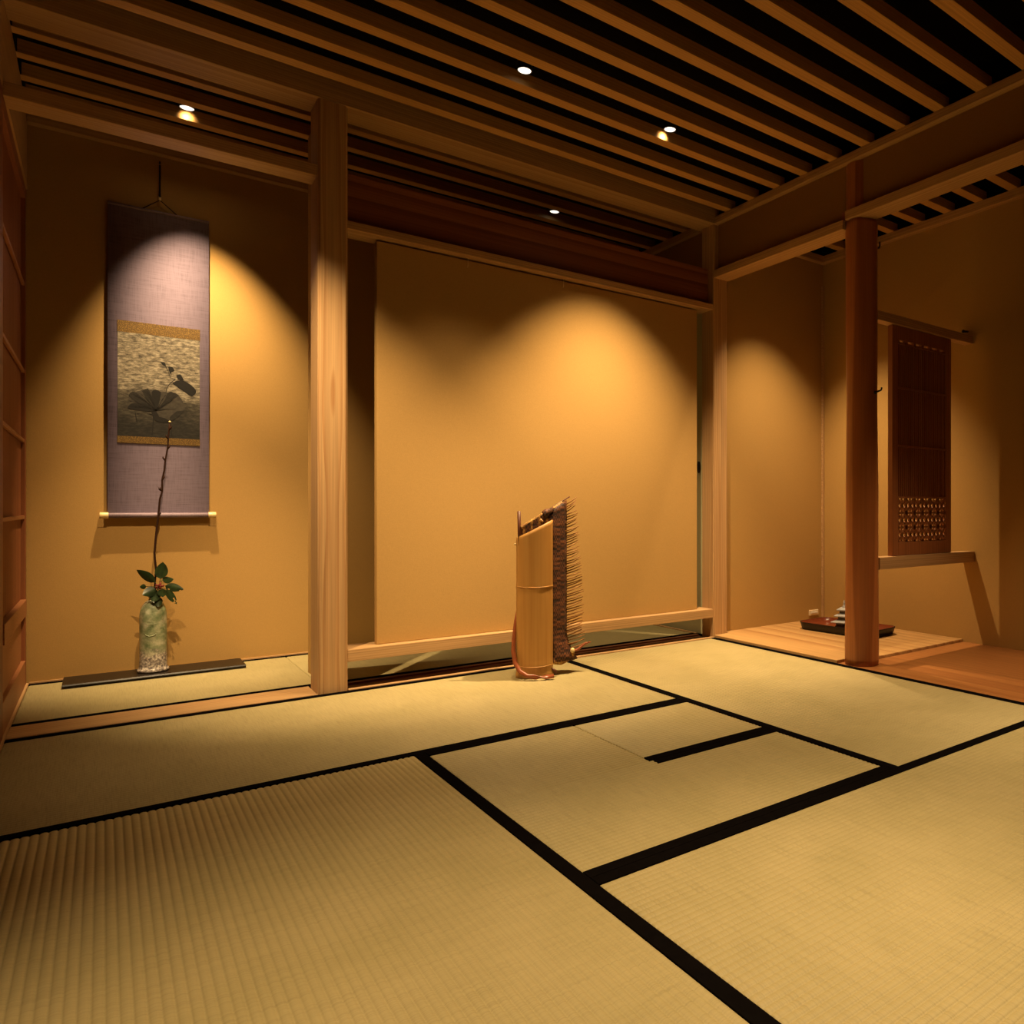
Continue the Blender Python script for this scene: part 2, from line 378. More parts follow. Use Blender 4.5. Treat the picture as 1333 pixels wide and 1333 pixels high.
tatami('straw mat beside the wooden niche floor, reaching back to the hanging panel', 1.66+g, 2.602, 1.268+g, 3.186, 'Y', ['x0', 'x1'])
# half mat with the corner cut out for the hearth
RX, RY = 1.190, 1.752
t = thing('tatami_mat', 'square half mat in the middle of the room with one corner cut out', 'mat', (1.19, 1.75, -.055))
bm = new()
mat_top(bm, .722+g, RX-g, RY-g, 2.23-g, 'X'); mat_top(bm, .722+g, 1.66-g, 1.268+g, RY-g, 'X')
obj('rush_surface', bm, M['rushX'], t)
obj('border', box(new(), .722+g, 1.66-g, 1.268+g, 1.268+HW, -.02, .0012), M['border'], t, .001)
obj('border', box(new(), .722+g, RX-g, 2.23-HW, 2.23-g, -.02, .0012), M['border'], t, .001)
obj('border', box(new(), RX+.006, 1.66-g, RY-HW-.001, RY-g, -.02, .0012), M['border'], t, .001)
tatami('small square mat piece covering the sunken hearth', RX+g, 1.66-g, RY+g, 2.23-g, 'X', ['y0', 'y1'])
tatami('thin mat on the alcove floor under the hanging scroll', XL+.006, .675-g, 3.362, YB-.01, 'X', [(XL+.006, .675-g, 3.362, 3.405), 'y1'], mt=M['rushT'], amp=.0005)  # front border drawn wider than the cloth, taking in the shadow beside the sill
tatami('dim mat on the floor behind the raised hanging panel', .675+g, 2.598, 3.362, YB-.01, 'X', ['y0', 'y1'], mt=M['rushT'], amp=.0005)

# ---- thresholds, boards
timber('alcove_threshold', 'pale flush wooden sill at the front of the scroll alcove', 'threshold', M['hinokiX'], XL+.006, .63, 3.19, 3.358, -.055, .003, .0015)
t = thing('floor_sill', 'narrow pale sill with a brown groove under the hanging panel', 'threshold', (1.67, 3.26, -.055))
obj('front_strip', box(new(), .74, 2.60, 3.19, 3.212, -.055, .004), M['hinokiX'], t, .0015)
o = obj('groove_board', box(new(), .74, 2.60, 3.213, 3.330, -.055, -.008), M['groove'], t); o['label'] = 'brown sunken groove board'
obj('back_strip', box(new(), .74, 2.60, 3.331, 3.360, -.055, -.001), M['groove'], t)
tag(obj('niche_floorboard', prism(new(), [(2.768,2.235),(XN,2.235),(XN,YN),(2.704,YN),(2.704,3.198),(2.606,3.198),(2.606,2.298),(2.768,2.298)], 'z', -.055, .014), M['boardY'], None, .003, (3.08, 2.74, -.055)),
    'pale polished floorboard of the niche under the lacquer tray', 'floorboard')
tag(obj('wooden_floorboard', prism(new(), [(2.606,YF),(XN,YF),(XN,2.233),(2.766,2.233),(2.766,2.296),(2.606,2.296)], 'z', -.055, 0), M['boardR'], None, .002, (3.08, .8, -.055)),
    'red brown floorboard to the right of the log post', 'floorboard')
timber('door_threshold', 'pale thin threshold strip behind the panel, in front of the far sliding door', 'threshold', M['hinokiY'], 2.600, 2.617, 3.362, YB-.01, -.055, .004, .001)

# ---- posts and beams
PX0, PX1, PY0, PY1 = .631, .737, 3.19, 3.33
def chamfer_post(x0, x1, y0, y1, c):
    return [(x0+c,y0),(x1-c,y0),(x1,y0+c),(x1,y1-c),(x1-c,y1),(x0+c,y1),(x0,y1-c),(x0,y0+c)]
tag(obj('alcove_post', prism(new(), chamfer_post(PX0, PX1, PY0, PY1, .009), 'z', -.055, 2.30), M['post'], None, .001, ((PX0+PX1)/2, PY0, -.055)),
    'pale square chamfered post between the scroll alcove and the hanging panel', 'post')
tag(obj('corner_post', prism(new(), chamfer_post(2.600, 2.700, 3.2, 3.306, .004), 'z', -.055, 2.40), M['post'], None, .001, (2.65, 3.24, -.055)),
    'slim pale square post at the corner right of the hanging panel', 'post')
timber('ceiling_beam', 'wide pale ceiling beam crossing above the square alcove post', 'beam', M['hinokiX'], XL, 2.634, 3.19, 3.335, 2.302, 2.40, .002)
timber('alcove_lintel', 'pale lintel beam high across the front of the scroll alcove', 'beam', M['hinokiX'], XL, PX0, 3.20, 3.302, 2.001, 2.045, .0015)
timber('panel_lintel', 'slim pale lintel above the hanging panel, below the dark plank', 'beam', M['hinokiX'], PX1, XR, 3.203, 3.322, 1.826, 1.857, .0015)
timber('transom_plank', 'dark red cedar plank with arched grain above the hanging panel', 'plank', M['plank'], PX1, XR, 3.250, 3.285, 1.857, 2.062, .0015)
timber('bottom_rail', 'pale horizontal rail raised above the floor under the hanging panel', 'rail', M['hinokiX'], PX1, XR, 3.203, 3.335, .110, .158, .0015)
timber('niche_lintel', 'pale lintel between the corner post and the round log post', 'beam', M['hinokiY'], XR, 2.705, 2.26, 3.20, 2.003, 2.045, .0015)
timber('side_lintel', 'pale lintel at upper right resting on the round log post', 'beam', M['hinokiY'], XR, 2.705, YF, 2.245, 2.040, 2.081, .0015)

# round log post, notched where the side lintel sits on it
LX, LY = 2.685, 2.217
bm = new(); n = 40; rings = []
zs = [.0004, .03, .08, .2, .4, .6, .8, 1.0, 1.2, 1.4, 1.6, 1.8, 1.95, 2.02, 2.038]
for z in zs:
    r0 = .0735 + .0022*math.sin(z*3.1+.6) + .0012*math.sin(z*9.3) + (.002 if z < .1 else 0)
    ring = []
    for k in range(n):
        a = 2*PI*k/n
        r = r0*(1+.012*math.sin(3*a+1.3*z)+.010*math.sin(5*a-2.1*z+1))
        # shallow adze facet facing the room, upper part
        if 1.3 < z:
            d = math.cos(a-math.radians(248)); lim = .0655-.004*(z-1.3)
            if r*d > lim: r = lim/d
        ring.append(bm.verts.new((LX+r*math.cos(a)+.002*math.sin(2*z), LY+r*math.sin(a), z)))
    rings.append(ring)
for i in range(len(rings)-1):
    for k in range(n):
        f = bm.faces.new((rings[i][k], rings[i][(k+1)%n], rings[i+1][(k+1)%n], rings[i+1][k])); f.smooth = True
bm.faces.new(rings[0][::-1]); bm.faces.new(rings[-1])
# the tenon that runs on up in front of the plaster
up = []
for k in range(13):
    a = math.radians(60+ (290-60)*k/12)
    up.append((LX+.072*math.cos(a), LY+.072*math.sin(a)))
prism(bm, [(min(x, 2.66), max(y, 2.247) if x < 2.72 and y < 2.247 else y) if False else (x, y) for x, y in up], 'z', 2.085, 2.30)
box(bm, 2.622, 2.70, 2.250, 2.283, 2.03, 2.09)
lp = thing('log_post', 'round polished red brown log post standing at the edge of the mats', 'post', (LX, LY, 0))
obj('trunk', bm, M['log'], lp)
hk = new(); hp = on_y(1138, 513, 2.16); c0 = Vector((LX+.006, LY-.071, 1.25))
tube(hk, [c0+Vector((0,.004,-.004)), c0+Vector((.004,-.012,0)), c0+Vector((.014,-.024,.006)), c0+Vector((.017,-.026,.018))], .004, 8)
ball(hk, c0+Vector((0,-.003,-.004)), .008)
tag(obj('flower_hook', hk, M['iron'], None, 0, c0), 'small black iron hook driven into the round log post', 'hook')

# ---- ceiling slats
ORD = ['first', 'second', 'third', 'fourth', 'fifth', 'sixth', 'seventh', 'eighth', 'ninth', 'tenth', 'eleventh', 'twelfth', 'thirteenth', 'fourteenth', 'fifteenth', 'sixteenth', 'seventeenth', 'eighteenth']
base = tag(obj('ceiling_slat', box(new(), XL, 2.634, 0, .05, ZS, ZS+.05), M['slat'], None, .0015, (1.2, .025, ZS)), '', 'slat', 'room ceiling slats')
SL = [3.051-.19*k for k in range(18)]
for k, y in enumerate(SL):
    o = base if k == 0 else base.copy()
    if k: COL.objects.link(o)
    o.location.y = y+.025
    o['label'] = f'long room ceiling slat, {ORD[k]} counting from the wide beam toward the viewer'
base = tag(obj('alcove_ceiling_slat', box(new(), XL, 2.634, 0, .047, ZS, ZS+.05), M['slat'], None, .0015, (1.2, .0235, ZS)), '', 'slat', 'alcove ceiling slats')
for k, y in enumerate([3.45, 3.632, 3.816, 4.0]):
    o = base if k == 0 else base.copy()
    if k: COL.objects.link(o)
    o.location.y = y+.0235
    o['label'] = f'alcove ceiling slat behind the wide beam, {ORD[k]} counting back from the beam'
base = tag(obj('niche_ceiling_slat', box(new(), 2.69, XN, 0, .05, 2.328, 2.378), M['slat'], None, .0015, (3.12, .025, 2.328)), '', 'slat', 'niche ceiling slats')
for k in range(12):
    o = base if k == 0 else base.copy()
    if k: COL.objects.link(o)
    o.location.y = 3.04-.19*k+.025
    o['label'] = f'short niche ceiling slat at right, {ORD[k]} counting from the niche back wall'

# ---- hanging panel
t = thing('hanging_partition', 'wide cloth covered partition panel hanging above the raised rail', 'panel', (1.69, 3.265, .158))
obj('panel_face', box(new(), .858, 2.522, 3.250, 3.285, .1585, 1.818), M['panel'], t, .002)
for x in (1.233, 1.70):
    bm = new(); tube(bm, [(x, 3.247, 1.828), (x, 3.240, 1.822), (x, 3.2405, 1.79), (x, 3.2485, 1.785)], .0016, 6)
    obj('hook', bm, M['ivory'], t)
# ---- door at the far right behind the panel
d2 = thing('door_1', 'pale sliding door seen through the slit right of the hanging panel', 'door', (2.665, 3.72, 0)); d2['kind'] = 'structure'
obj('leaf', box(new(), 2.655, 2.68, 3.308, 4.145, -.01, 1.93), wallpaper('door_paper', (.55,.50,.28)), d2, .001)
bm = new()
for k in range(20):
    pass
prism(bm, [(3.400+.012*math.cos(2*PI*k/20), .958+.034*math.sin(2*PI*k/20)) for k in range(20)], 'x', 2.648, 2.656)
obj('finger_pull', bm, M['iron'], d2)

# ---- reed door on the left wall of the alcove
d1 = thing('door_2', 'reed screened sliding door along the left wall of the alcove', 'door', (XL-.02, 3.66, 0)); d1['kind'] = 'structure'
XD0, XD1 = XL-.032, XL-.002
obj('stile', box(new(), XD0, XD1, 3.196, 3.232, 0, 2.015), M['redwoodZ'], d1, .002)
obj('stile', box(new(), XD0, XD1, 4.095, 4.143, 0, 2.015), M['redwoodZ'], d1, .002)
obj('top_rail', box(new(), XD0, XD1, 3.232, 4.095, 1.965, 2.015), M['redwoodZ'], d1, .002)
obj('middle_rail', box(new(), XD0, XD1+.004, 3.232, 4.095, .288, .352), M['redwoodX'], d1, .002)
obj('bottom_rail', box(new(), XD0, XD1, 3.232, 4.095, 0, .105), M['redwoodX'], d1, .002)
obj('lower_board', box(new(), XD0+.008, XD0+.018, 3.232, 4.095, .105, .288), M['redwoodX'], d1)
for z in (.682, .99, 1.27, 1.62):
    obj('cross_bar', box(new(), XD1-.012, XD1-.002, 3.232, 4.095, z-.007, z+.007), M['redwoodX'], d1, .002)
bm = new()
y = 3.237
while y < 4.09:
    tube(bm, [(XD1-.017, y, .352), (XD1-.017, y, 1.966)], .0042, 6, False); y += .0098
obj('reed_panel', bm, M['redwoodZ'], d1)
obj('door_head', box(new(), XL-.03, XL+.004, 3.196, 4.143, 2.017, 2.035), M['hinokiY'], d1, .002)

# ---- hanging scroll
YS = 4.131
t = thing('hanging_scroll', 'tall mauve hanging scroll with an ink lotus painting in the alcove', 'scroll', (.19, YS, .68))
x0, x1 = on_y(140, 600, YS).x, on_y(272, 600, YS).x
bm = new(); nn = 24
rows = []
for i in range(nn+1):
    z = .695+(2.03-.695)*i/nn
    rows.append([bm.verts.new((x, YS+.0025*math.sin(i*.45)*.3+dy, z)) for dy in (0, .0015) for x in (x0, (x0+x1)/2, x1)])
for i in range(nn):
    for a in (0, 1, 3, 4):
        f = bm.faces.new((rows[i][a], rows[i][a+1], rows[i+1][a+1], rows[i+1][a])); f.smooth = True
    for a in (0, 2):
        bm.faces.new((rows[i][a], rows[i][a+3], rows[i+1][a+3], rows[i+1][a]))
obj('silk_mount', bm, M['mauve'], t)
px0, px1 = on_y(153, 500, YS).x, on_y(260, 500, YS).x
zt = on_y(153, 431, YS).z; zb = on_y(153, 567, YS).z; zt2 = on_y(153, 416, YS).z; zb2 = on_y(153, 576, YS).z
pt = obj('painting', box(new(), px0, px1, YS-.0022, YS-.0008, zb, zt), M['paper'], t)
obj('gold_band', box(new(), px0-.001, px1+.001, YS-.0024, YS-.0008, zt, zt2), M['gold'], t)
obj('gold_band', box(new(), px0-.001, px1+.001, YS-.0024, YS-.0008, zb2, zb), M['gold'], t)
def cp(c): return on_y(130+c[0]/7.013, 400+c[1]/7.013, YS)
bm = new()
def blot(pts, mi, dy):
    ps = [cp(p) for p in pts]
    # soften the outline with a mid point pushed a little outwards
    c = sum(ps, Vector())/len(ps); out = []
    for i, p in enumerate(ps):
        q = ps[(i+1) % len(ps)]; out.append(p); mm = (p+q)/2; out.append(mm+(mm-c)*.07)
    vs = [bm.verts.new((p.x, YS-.0024-dy, p.z)) for p in out]
    cv = bm.verts.new((c.x, YS-.0024-dy, c.z))
    for i in range(len(vs)):
        f = bm.faces.new((vs[i], vs[(i+1)%len(vs)], cv)); f.material_index = mi
def stroke(pts, w, mi, dy):
    ps = [cp(p) for p in pts]; L_ = []; R_ = []
    for i, p in enumerate(ps):
        d = (ps[min(i+1, len(ps)-1)]-ps[max(i-1, 0)]).normalized(); nrm = Vector((-d.z, 0, d.x))*w
        L_.append(bm.verts.new((p.x+nrm.x, YS-.0024-dy, p.z+nrm.z))); R_.append(bm.verts.new((p.x-nrm.x, YS-.0024-dy, p.z-nrm.z)))
    for i in range(len(ps)-1):
        f = bm.faces.new((L_[i], L_[i+1], R_[i+1], R_[i])); f.material_index = mi
blot([(515,945),(255,905),(285,800),(420,748),(560,772),(640,790),(720,805),(770,920),(700,1000),(560,1040)], 2, .0000)
blot([(515,945),(320,860),(262,805),(300,768),(360,800),(440,870)], 1, .0003)
blot([(515,945),(430,850),(385,765),(440,742),(468,800)], 1, .0003)
blot([(515,945),(478,850),(472,775),(505,752),(558,775),(546,850)], 0, .0005)
blot([(530,940),(590,850),(620,780),(655,772),(718,805),(680,835),(610,890)], 1, .0004)
blot([(515,945),(400,950),(248,922),(290,878),(420,880)], 0, .0005)
blot([(470,955),(500,1030),(560,1052),(640,1045),(600,1015),(540,1000),(515,950)], 0, .0006)
blot([(640,1045),(720,1000),(775,945),(700,950),(640,1000)], 1, .0004)
blot([(662,690),(740,666),(800,690),(862,738),(878,778),(838,812),(770,772),(700,722)], 0, .0005)
blot([(553,500),(590,503),(606,542),(575,528)], 0, .0005)
blot([(622,545),(660,545),(682,580),(655,592),(640,610)], 0, .0005)
blot([(698,622),(735,612),(768,668),(712,662)], 0, .0005)
stroke([(603,775),(612,735),(640,695),(690,655)], .0011, 0, .0007)
stroke([(600,540),(625,590),(645,650),(690,655)], .0007, 1, .0006)
stroke([(488,985),(486,1070),(476,1170)], .0016, 0, .0007)
stroke([(640,1045),(655,1100),(655,1175)], .0016, 0, .0007)
stroke([(322,958),(330,1000),(342,1052)], .0012, 0, .0007)
stroke([(330,965),(420,960),(500,985)], .0008, 1, .0007)
stroke([(515,945),(560,860),(600,800)], .0007, 0, .0008)
for ex, ey in ((300,790),(335,800),(372,790),(405,760),(430,765),(455,790),(490,765),(520,770),(545,800),(262,850),(290,905),(575,830),(640,800),(690,810),(660,850),(350,900),(620,930),(690,930)):
    stroke([(515,945),((515+ex)/2+6,(945+ey)/2-8),(ex,ey)], .0006, 0, .0008)
o = obj('ink_lotus', bm, INK, pt); 
bm = new(); zr = .688
tube(bm, [(x0+.002, YS-.006, zr), (x1-.002, YS-.006, zr)], .0105, 16); obj('roller', bm, M['mauve2'], t)
for a, b in ((on_y(129.5,676,YS).x, x0+.003), (x1-.003, on_y(281,676,YS).x)):
    bm = new(); tube(bm, [(a, YS-.006, zr), (b, YS-.006, zr)], .0135, 16); obj('roller_knob', bm, M['ivory'], t, .001)
bm = new(); tube(bm, [(x0, YS-.001, 2.03), (x1, YS-.001, 2.03)], .006, 10); obj('top_rod', bm, M['mauve2'], t)
xc = (x0+x1)/2; xh = on_y(208, 230, YS).x
bm = new(); tube(bm, [(xc-.06, YS-.003, 2.034), (xh, YS-.004, 2.085), (xc+.06, YS-.003, 2.034)], .0022, 6)
tube(bm, [(xh, YS-.004, 2.085), (xh, YS-.004, 2.24)], .0036, 8); obj('hanging_cord', bm, M['cord'], t)
bm = new(); tube(bm, [(xh, YS-.004, 2.083), (xh, YS-.004, 2.097)], .005, 8); obj('cord_clasp', bm, M['ivory'], t)
tag(obj('scroll_hook', tube(new(), [(xh, YB+.01, 2.262), (xh, YS-.006, 2.246), (xh, YS-.012, 2.254)], .003, 8), M['iron'], None, 0, (xh, YB, 2.26)), 'small dark nail hook in the alcove wall holding the scroll cord', 'hook')

# ---- board, vase, flowers
bx0, bx1 = -.128, .490
t = thing('lacquer_board', 'long flat black lacquer board under the vase', 'board', ((bx0+bx1)/2, 4.035, 0))
obj('board', prism(new(), [(3.940,.004),(3.935,.010),(3.940,.016),(4.130,.016),(4.135,.010),(4.130,.004)], 'x', bx0, bx1), M['lacquer'], t, .001)
ZV = .0165; VX, VY = .163, 4.036
t = thing('flower_vase', 'tall bottle shaped stoneware vase with green ash glaze', 'vase', (VX, VY, ZV))
def wob(k, z): return 1+.012*math.sin(3*k*2*PI/40+z*9)+.008*math.sin(7*k*2*PI/40+z*21)
prof = [(.030,0),(.053,.001),(.057,.006),(.054,.013),(.0495,.018),(.0485,.026),(.0475,.06),(.0475,.12),(.0475,.18),(.0475,.225),(.0465,.25),(.043,.27),(.036,.287),(.027,.299),(.019,.305),(.0155,.309),(.0150,.316),(.018,.322),(.0185,.325),(.0135,.325),(.0125,.312),(.014,.300),(.030,.280),(.039,.255),(.041,.20),(.041,.03),(.002,.022)]
obj('body', lathe(new(), prof, 40, (VX, VY, ZV), wob), M['vase'], t)
bm = new(); pts = []
for k in range(13):
    a = math.radians(200+140*k/12); u_ = .020*math.cos(a); z_ = .182+.015*math.sin(a)
    ang = math.radians(-104)+u_/.0475; pts.append((VX+.0485*math.cos(ang), VY+.0485*math.sin(ang), ZV+z_-.01))
obj('relief_crescent', tube(bm, pts, .0018, 6), M['vase'], t)
bm = new(); pts = [(VX+.0478*math.cos(math.radians(-125+45*k/8)), VY+.0478*math.sin(math.radians(-125+45*k/8)), ZV+.208+.001*math.sin(k)) for k in range(9)]
obj('incised_line', tube(bm, pts, .001, 6), M['vase'], t)
# bare branch
base_p = Vector((VX+.002, VY-.004, ZV+.06))
bp = [(203,742),(201,720),(203,697),(206,672),(208,650),(211,640),(211,625),(214,612),(215,600),(218,585),(219,572),(220,560),(221,549)]
YBr = VY-.012
pts = [base_p, Vector((VX+.002, VY-.006, ZV+.32))]+[on_y(u, v, YBr-.0006*i) for i, (u, v) in enumerate(bp)]
b0 = thing('bare_branch', 'thin dark bare budding branch rising from the vase', 'branch', pts[0])
bm = new(); tube(bm, pts, [.0030]*2+[.0040-.0001*i for i in range(len(bp))], 7); obj('stem', bm, M['twig'], b0)
for i, sgn in ((3,1),(5,-1),(6,1),(8,-1),(9,1),(10,-1),(11,1)):
    p = pts[i+2]; bm = new(); tube(bm, [p, p+Vector((sgn*.007,-.003,.012)), p+Vector((sgn*.008,-.003,.020))], [.0025,.0032,.0008], 6); obj('bud', bm, M['twig'], b0)
bm = new(); p = pts[7]; tube(bm, [p, p+Vector((-.010,0,.008)), p+Vector((-.014,0,.022))], [.0022,.0018,.0008], 6); obj('side_twig', bm, M['twig'], b0)
bm = new(); ball(bm, pts[-1], .0042); obj('branch_tip', bm, M['ivory'], b0)
for q in (3, 4, 8): pass
# camellia sprig
sp = thing('camellia_sprig', 'camellia sprig with dark glossy leaves and a red bud in the vase mouth', 'flower', (VX, VY, ZV+.28))
def cz(c): return on_y(150+c[0]/7.02, 710+c[1]/7.02, VY-.03)
ctr = cz((400,370))
def leaf(base, tip, w, dy0, dy1, holes=0, roll=0.0):
    A = cz(base)+Vector((0, dy0, 0)); B = cz(tip)+Vector((0, dy1, 0))
    d = B-A; ln = d.length; d.normalize()
    side = d.cross(Vector((0,1,0))).normalized(); nrm = side.cross(d).normalized()
    side = (side*math.cos(roll)+nrm*math.sin(roll)).normalized(); nrm = side.cross(d).normalized()
    bm = new(); nl = 10; W = w/7.02/300/2; rr = []
    for i in range(nl+1):
        s = i/nl; ww = W*(math.sin(PI*s**.8)**.75) if 0 < s < 1 else .0004
        c = A+d*ln*s+nrm*(-.10*ln*(s-.5)**2)
        rr.append([bm.verts.new(c+side*ww*k+nrm*(.22*abs(k)*ww)+nrm*th) for th in (0, .0008) for k in (-1,-.5,0,.5,1)])
    skip = set()
    if holes:
        rnd = random.Random(holes)
        while len(skip) < holes: skip.add((rnd.randint(2, nl-2), rnd.randint(0, 3)))
    for i in range(nl):
        for k in range(4):
            if (i, k) in skip: continue
            for o_ in (0, 5):
                f = bm.faces.new((rr[i][k+o_], rr[i][k+1+o_], rr[i+1][k+1+o_], rr[i+1][k+o_])); f.smooth = True
    tube(bm, [ctr+Vector((0,.004,-.004)), A], .0011, 5)
    obj('leaf', bm, M['leaf'], sp)
leaf((412,305),(437,153),98,0,.006)
leaf((362,335),(198,224),78,-.004,.01,0,.4)
leaf((282,376),(224,380),46,.0,.004)
leaf((372,395),(247,452),92,-.008,-.014,0,-.3)
leaf((430,315),(536,312),72,-.002,.02,0,.5)
leaf((455,368),(624,402),78,-.006,-.004,2,.2)
leaf((468,400),(560,534),62,-.008,-.012,5,.3)
leaf((430,395),(432,468),80,-.014,-.02,0,.3)
leaf((375,430),(345,512),78,-.010,-.02,0,-.2)
leaf((395,470),(392,560),62,-.004,-.018)
bm = new(); tube(bm, [ctr, Vector((VX, VY-.004, ZV+.318)), Vector((VX, VY, ZV+.24))], .002, 6); obj('stalk', bm, M['twig'], sp)
rnd = random.Random(3)
for k in range(12):
    a = 2*PI*k/12*2.4; r = .003+.0058*math.sqrt(k/3)
    bm = new(); ball(bm, ctr+Vector((r*math.cos(a)*.95, -.012+.004*rnd.random()-.0035*(k < 5), r*math.sin(a)*.8)), .0046, 1, 10, 6); obj('red_berry', bm, M['berry'], sp)

# ---- bamboo basket
bpos = on_z(696, 881, 0); bpos.z = .0012
ang = math.atan2(-bpos.x, bpos.y)
bk = thing('bamboo_basket', 'tall bamboo fronted flower basket with a bristling stick fringe, standing on the mat', 'basket', bpos, ang)
def lob(name, bm, mt, bev=0, par=None): return obj(name, bm, mt, par or bk, bev, None, True)
# split bamboo front: thick curved slab
bm = new(); NA, NZ = 16, 40; R_ = .098; W_ = .0755
def topz(x): return .592+(x+.0755)/.151*.076
outer = []; inner = []
for i in range(NZ+1):
    ro, ri = [], []
    for k in range(NA+1):
        x = -W_+2*W_*k/NA
        tz = topz(x); z = tz*i/NZ
        y = -math.sqrt(R_*R_-x*x)+.055
        bulge = 0
        for zn in (.383, .047):
            bulge += .0022*math.exp(-((z-zn-.004*(x/.075)**2)/.0035)**2) - .0012*math.exp(-((z-zn+.013)/.007)**2)
        nx, ny = x/R_, (y-.055)/R_
        tap = 1+.03*(z < .02)
        ro.append(bm.verts.new((x*tap+nx*bulge, y+ny*bulge, z))); ri.append(bm.verts.new((x*.93, y+.010, z)))
    outer.append(ro); inner.append(ri)
for i in range(NZ):
    for k in range(NA):
        f = bm.faces.new((outer[i][k], outer[i][k+1], outer[i+1][k+1], outer[i+1][k])); f.smooth = True
        f = bm.faces.new((inner[i][k], inner[i+1][k], inner[i+1][k+1], inner[i][k+1])); f.smooth = True
    for k in (0, NA):
        bm.faces.new((outer[i][k], outer[i+1][k], inner[i+1][k], inner[i][k]))
for k in range(NA):
    for i in (0, NZ):
        bm.faces.new((outer[i][k], outer[i][k+1], inner[i][k+1], inner[i][k]))
lob('bamboo_front', bm, M['bamboo'])
for zn in (.383, .047):
    bm = new(); pts = []
    for k in range(13):
        x = -W_+2*W_*k/12; pts.append((x*1.005, -math.sqrt(R_*R_-x*x)+.055-.0012, zn+.004*(x/.075)**2))
    o = lob('node_ridge', tube(bm, pts, .0021, 6), M['bamboo'])
# woven body behind
sec = [(-.060,-.004),(-.064,.030),(-.040,.075),(.010,.105),(.070,.115),(.124,.100),(.137,.068),(.122,.030),(.078,.000)]
bm = new(); rows = []; NR = 30
for i in range(NR+1):
    row = []
    for (x, y) in sec:
        tz = .632+(x+.06)/.18*.112; bz = .045+.01*(x > .05)
        z = bz+(tz-bz)*i/NR
        fl = max(0, (.17-z)/.13)**1.6*.045 if x > .06 else 0
        if x > .06: fl *= (x-.06)/.06
        row.append(bm.verts.new((x+fl, y+.004*math.sin(z*40+x*60), z)))
    rows.append(row)
for i in range(NR):
    for k in range(len(sec)):
        k2 = (k+1) % len(sec)
        f = bm.faces.new((rows[i][k], rows[i][k2], rows[i+1][k2], rows[i+1][k])); f.smooth = k2 != 0
bm.faces.new(rows[0][::-1])
# inner wall so the mouth reads as an opening
inn = []
for row in rows[-6:]:
    c = sum((v.co for v in row), Vector())/len(row)
    inn.append([bm.verts.new(v.co+(c-v.co).normalized()*.007*Vector((1,1,0)).length/1.414) for v in row])
for i in range(len(inn)-1):
    for k in range(len(sec)):
        k2 = (k+1) % len(sec); bm.faces.new((inn[i][k], inn[i+1][k], inn[i+1][k2], inn[i][k2]))
for k in range(len(sec)):
    k2 = (k+1) % len(sec); bm.faces.new((rows[-1][k], rows[-1][k2], inn[-1][k2], inn[-1][k]))
bm.faces.new(inn[0])
lob('woven_body', bm, M['weave'])
# bound pale rim along the front of the mouth
rim = []
for k in range(25):
    s = k/24; x = -.056+.172*s
    rim.append((x, -.016+.052*max(0, s-.55)/.45+.0012*math.sin(k*2.6), .634+(x+.056)/.18*.112+.0014*math.cos(k*2.6)))
lob('rim_binding', tube(new(), rim[:14], .0085, 8), M['weaveY'])
lob('rim_binding', tube(new(), rim[18:], .0062, 8), M['weaveY'])
lob('rim_knot', tube(new(), [(rim[13][0], rim[13][1], rim[13][2]-.012), rim[14], rim[15], (rim[16][0], rim[16][1]-.004, rim[16][2]), rim[18]], [.012,.016,.016,.012,.009], 9), M['weave'])
bm = new(); tube(bm, [(.018,-.026,.660),(.026,-.030,.668),(.034,-.030,.660)], [.004,.006,.004], 8); lob('knot_bead', bm, M['twist'])
# strips of woven bark hanging from the rim down to the bamboo
for k in range(13):
    x = -.054+.0105*k; z1 = .634+(x+.056)/.18*.112; z0 = topz(x)-.006
    if x > .062: break
    y0 = -math.sqrt(R_*R_-x*x)+.055+.012
    bm = new(); box(bm, x-.0044, x+.0044, y0, y0+.003, z0, z1)
    lob('rim_strip', bm, M['weaveY'] if k % 3 == 1 else M['weave'])
lob('upright_stick', tube(new(), [(-.061,-.012,.56),(-.0625,-.012,.62),(-.064,-.012,.705)], .0075, 10), M['stickd'])
lob('long_top_stick', tube(new(), [(-.040,.008,.640),(.05,.026,.706),(.148,.045,.768)], .0028, 8), M['stickd'])
# sewn pale stitches along the weave edge, then the fringe
rnd = random.Random(11); NF = 58
for k in range(NF):
    s = k/(NF-1); z = .088+.640*s+rnd.uniform(-.002,.002)
    fl = max(0, (.17-z)/.13)**1.6*.045
    xs = .128+fl; ln = .076+.008*math.sin(s*5)-.018*s+rnd.uniform(-.006,.006)
    up_ = .026+rnd.uniform(-.004,.004)+.012*(s > .93)
    y0 = .060+rnd.uniform(-.006,.006)
    bm = new(); tube(bm, [(xs-.006,y0,z), (xs+ln*.5,y0+.004+rnd.uniform(-.002,.002),z+up_*.46+rnd.uniform(-.001,.001)), (xs+ln,y0+.006+rnd.uniform(-.004,.004),z+up_)], [.0030,.0026,.0017], 6)
    lob('fringe_stick', bm, M['fringe'])
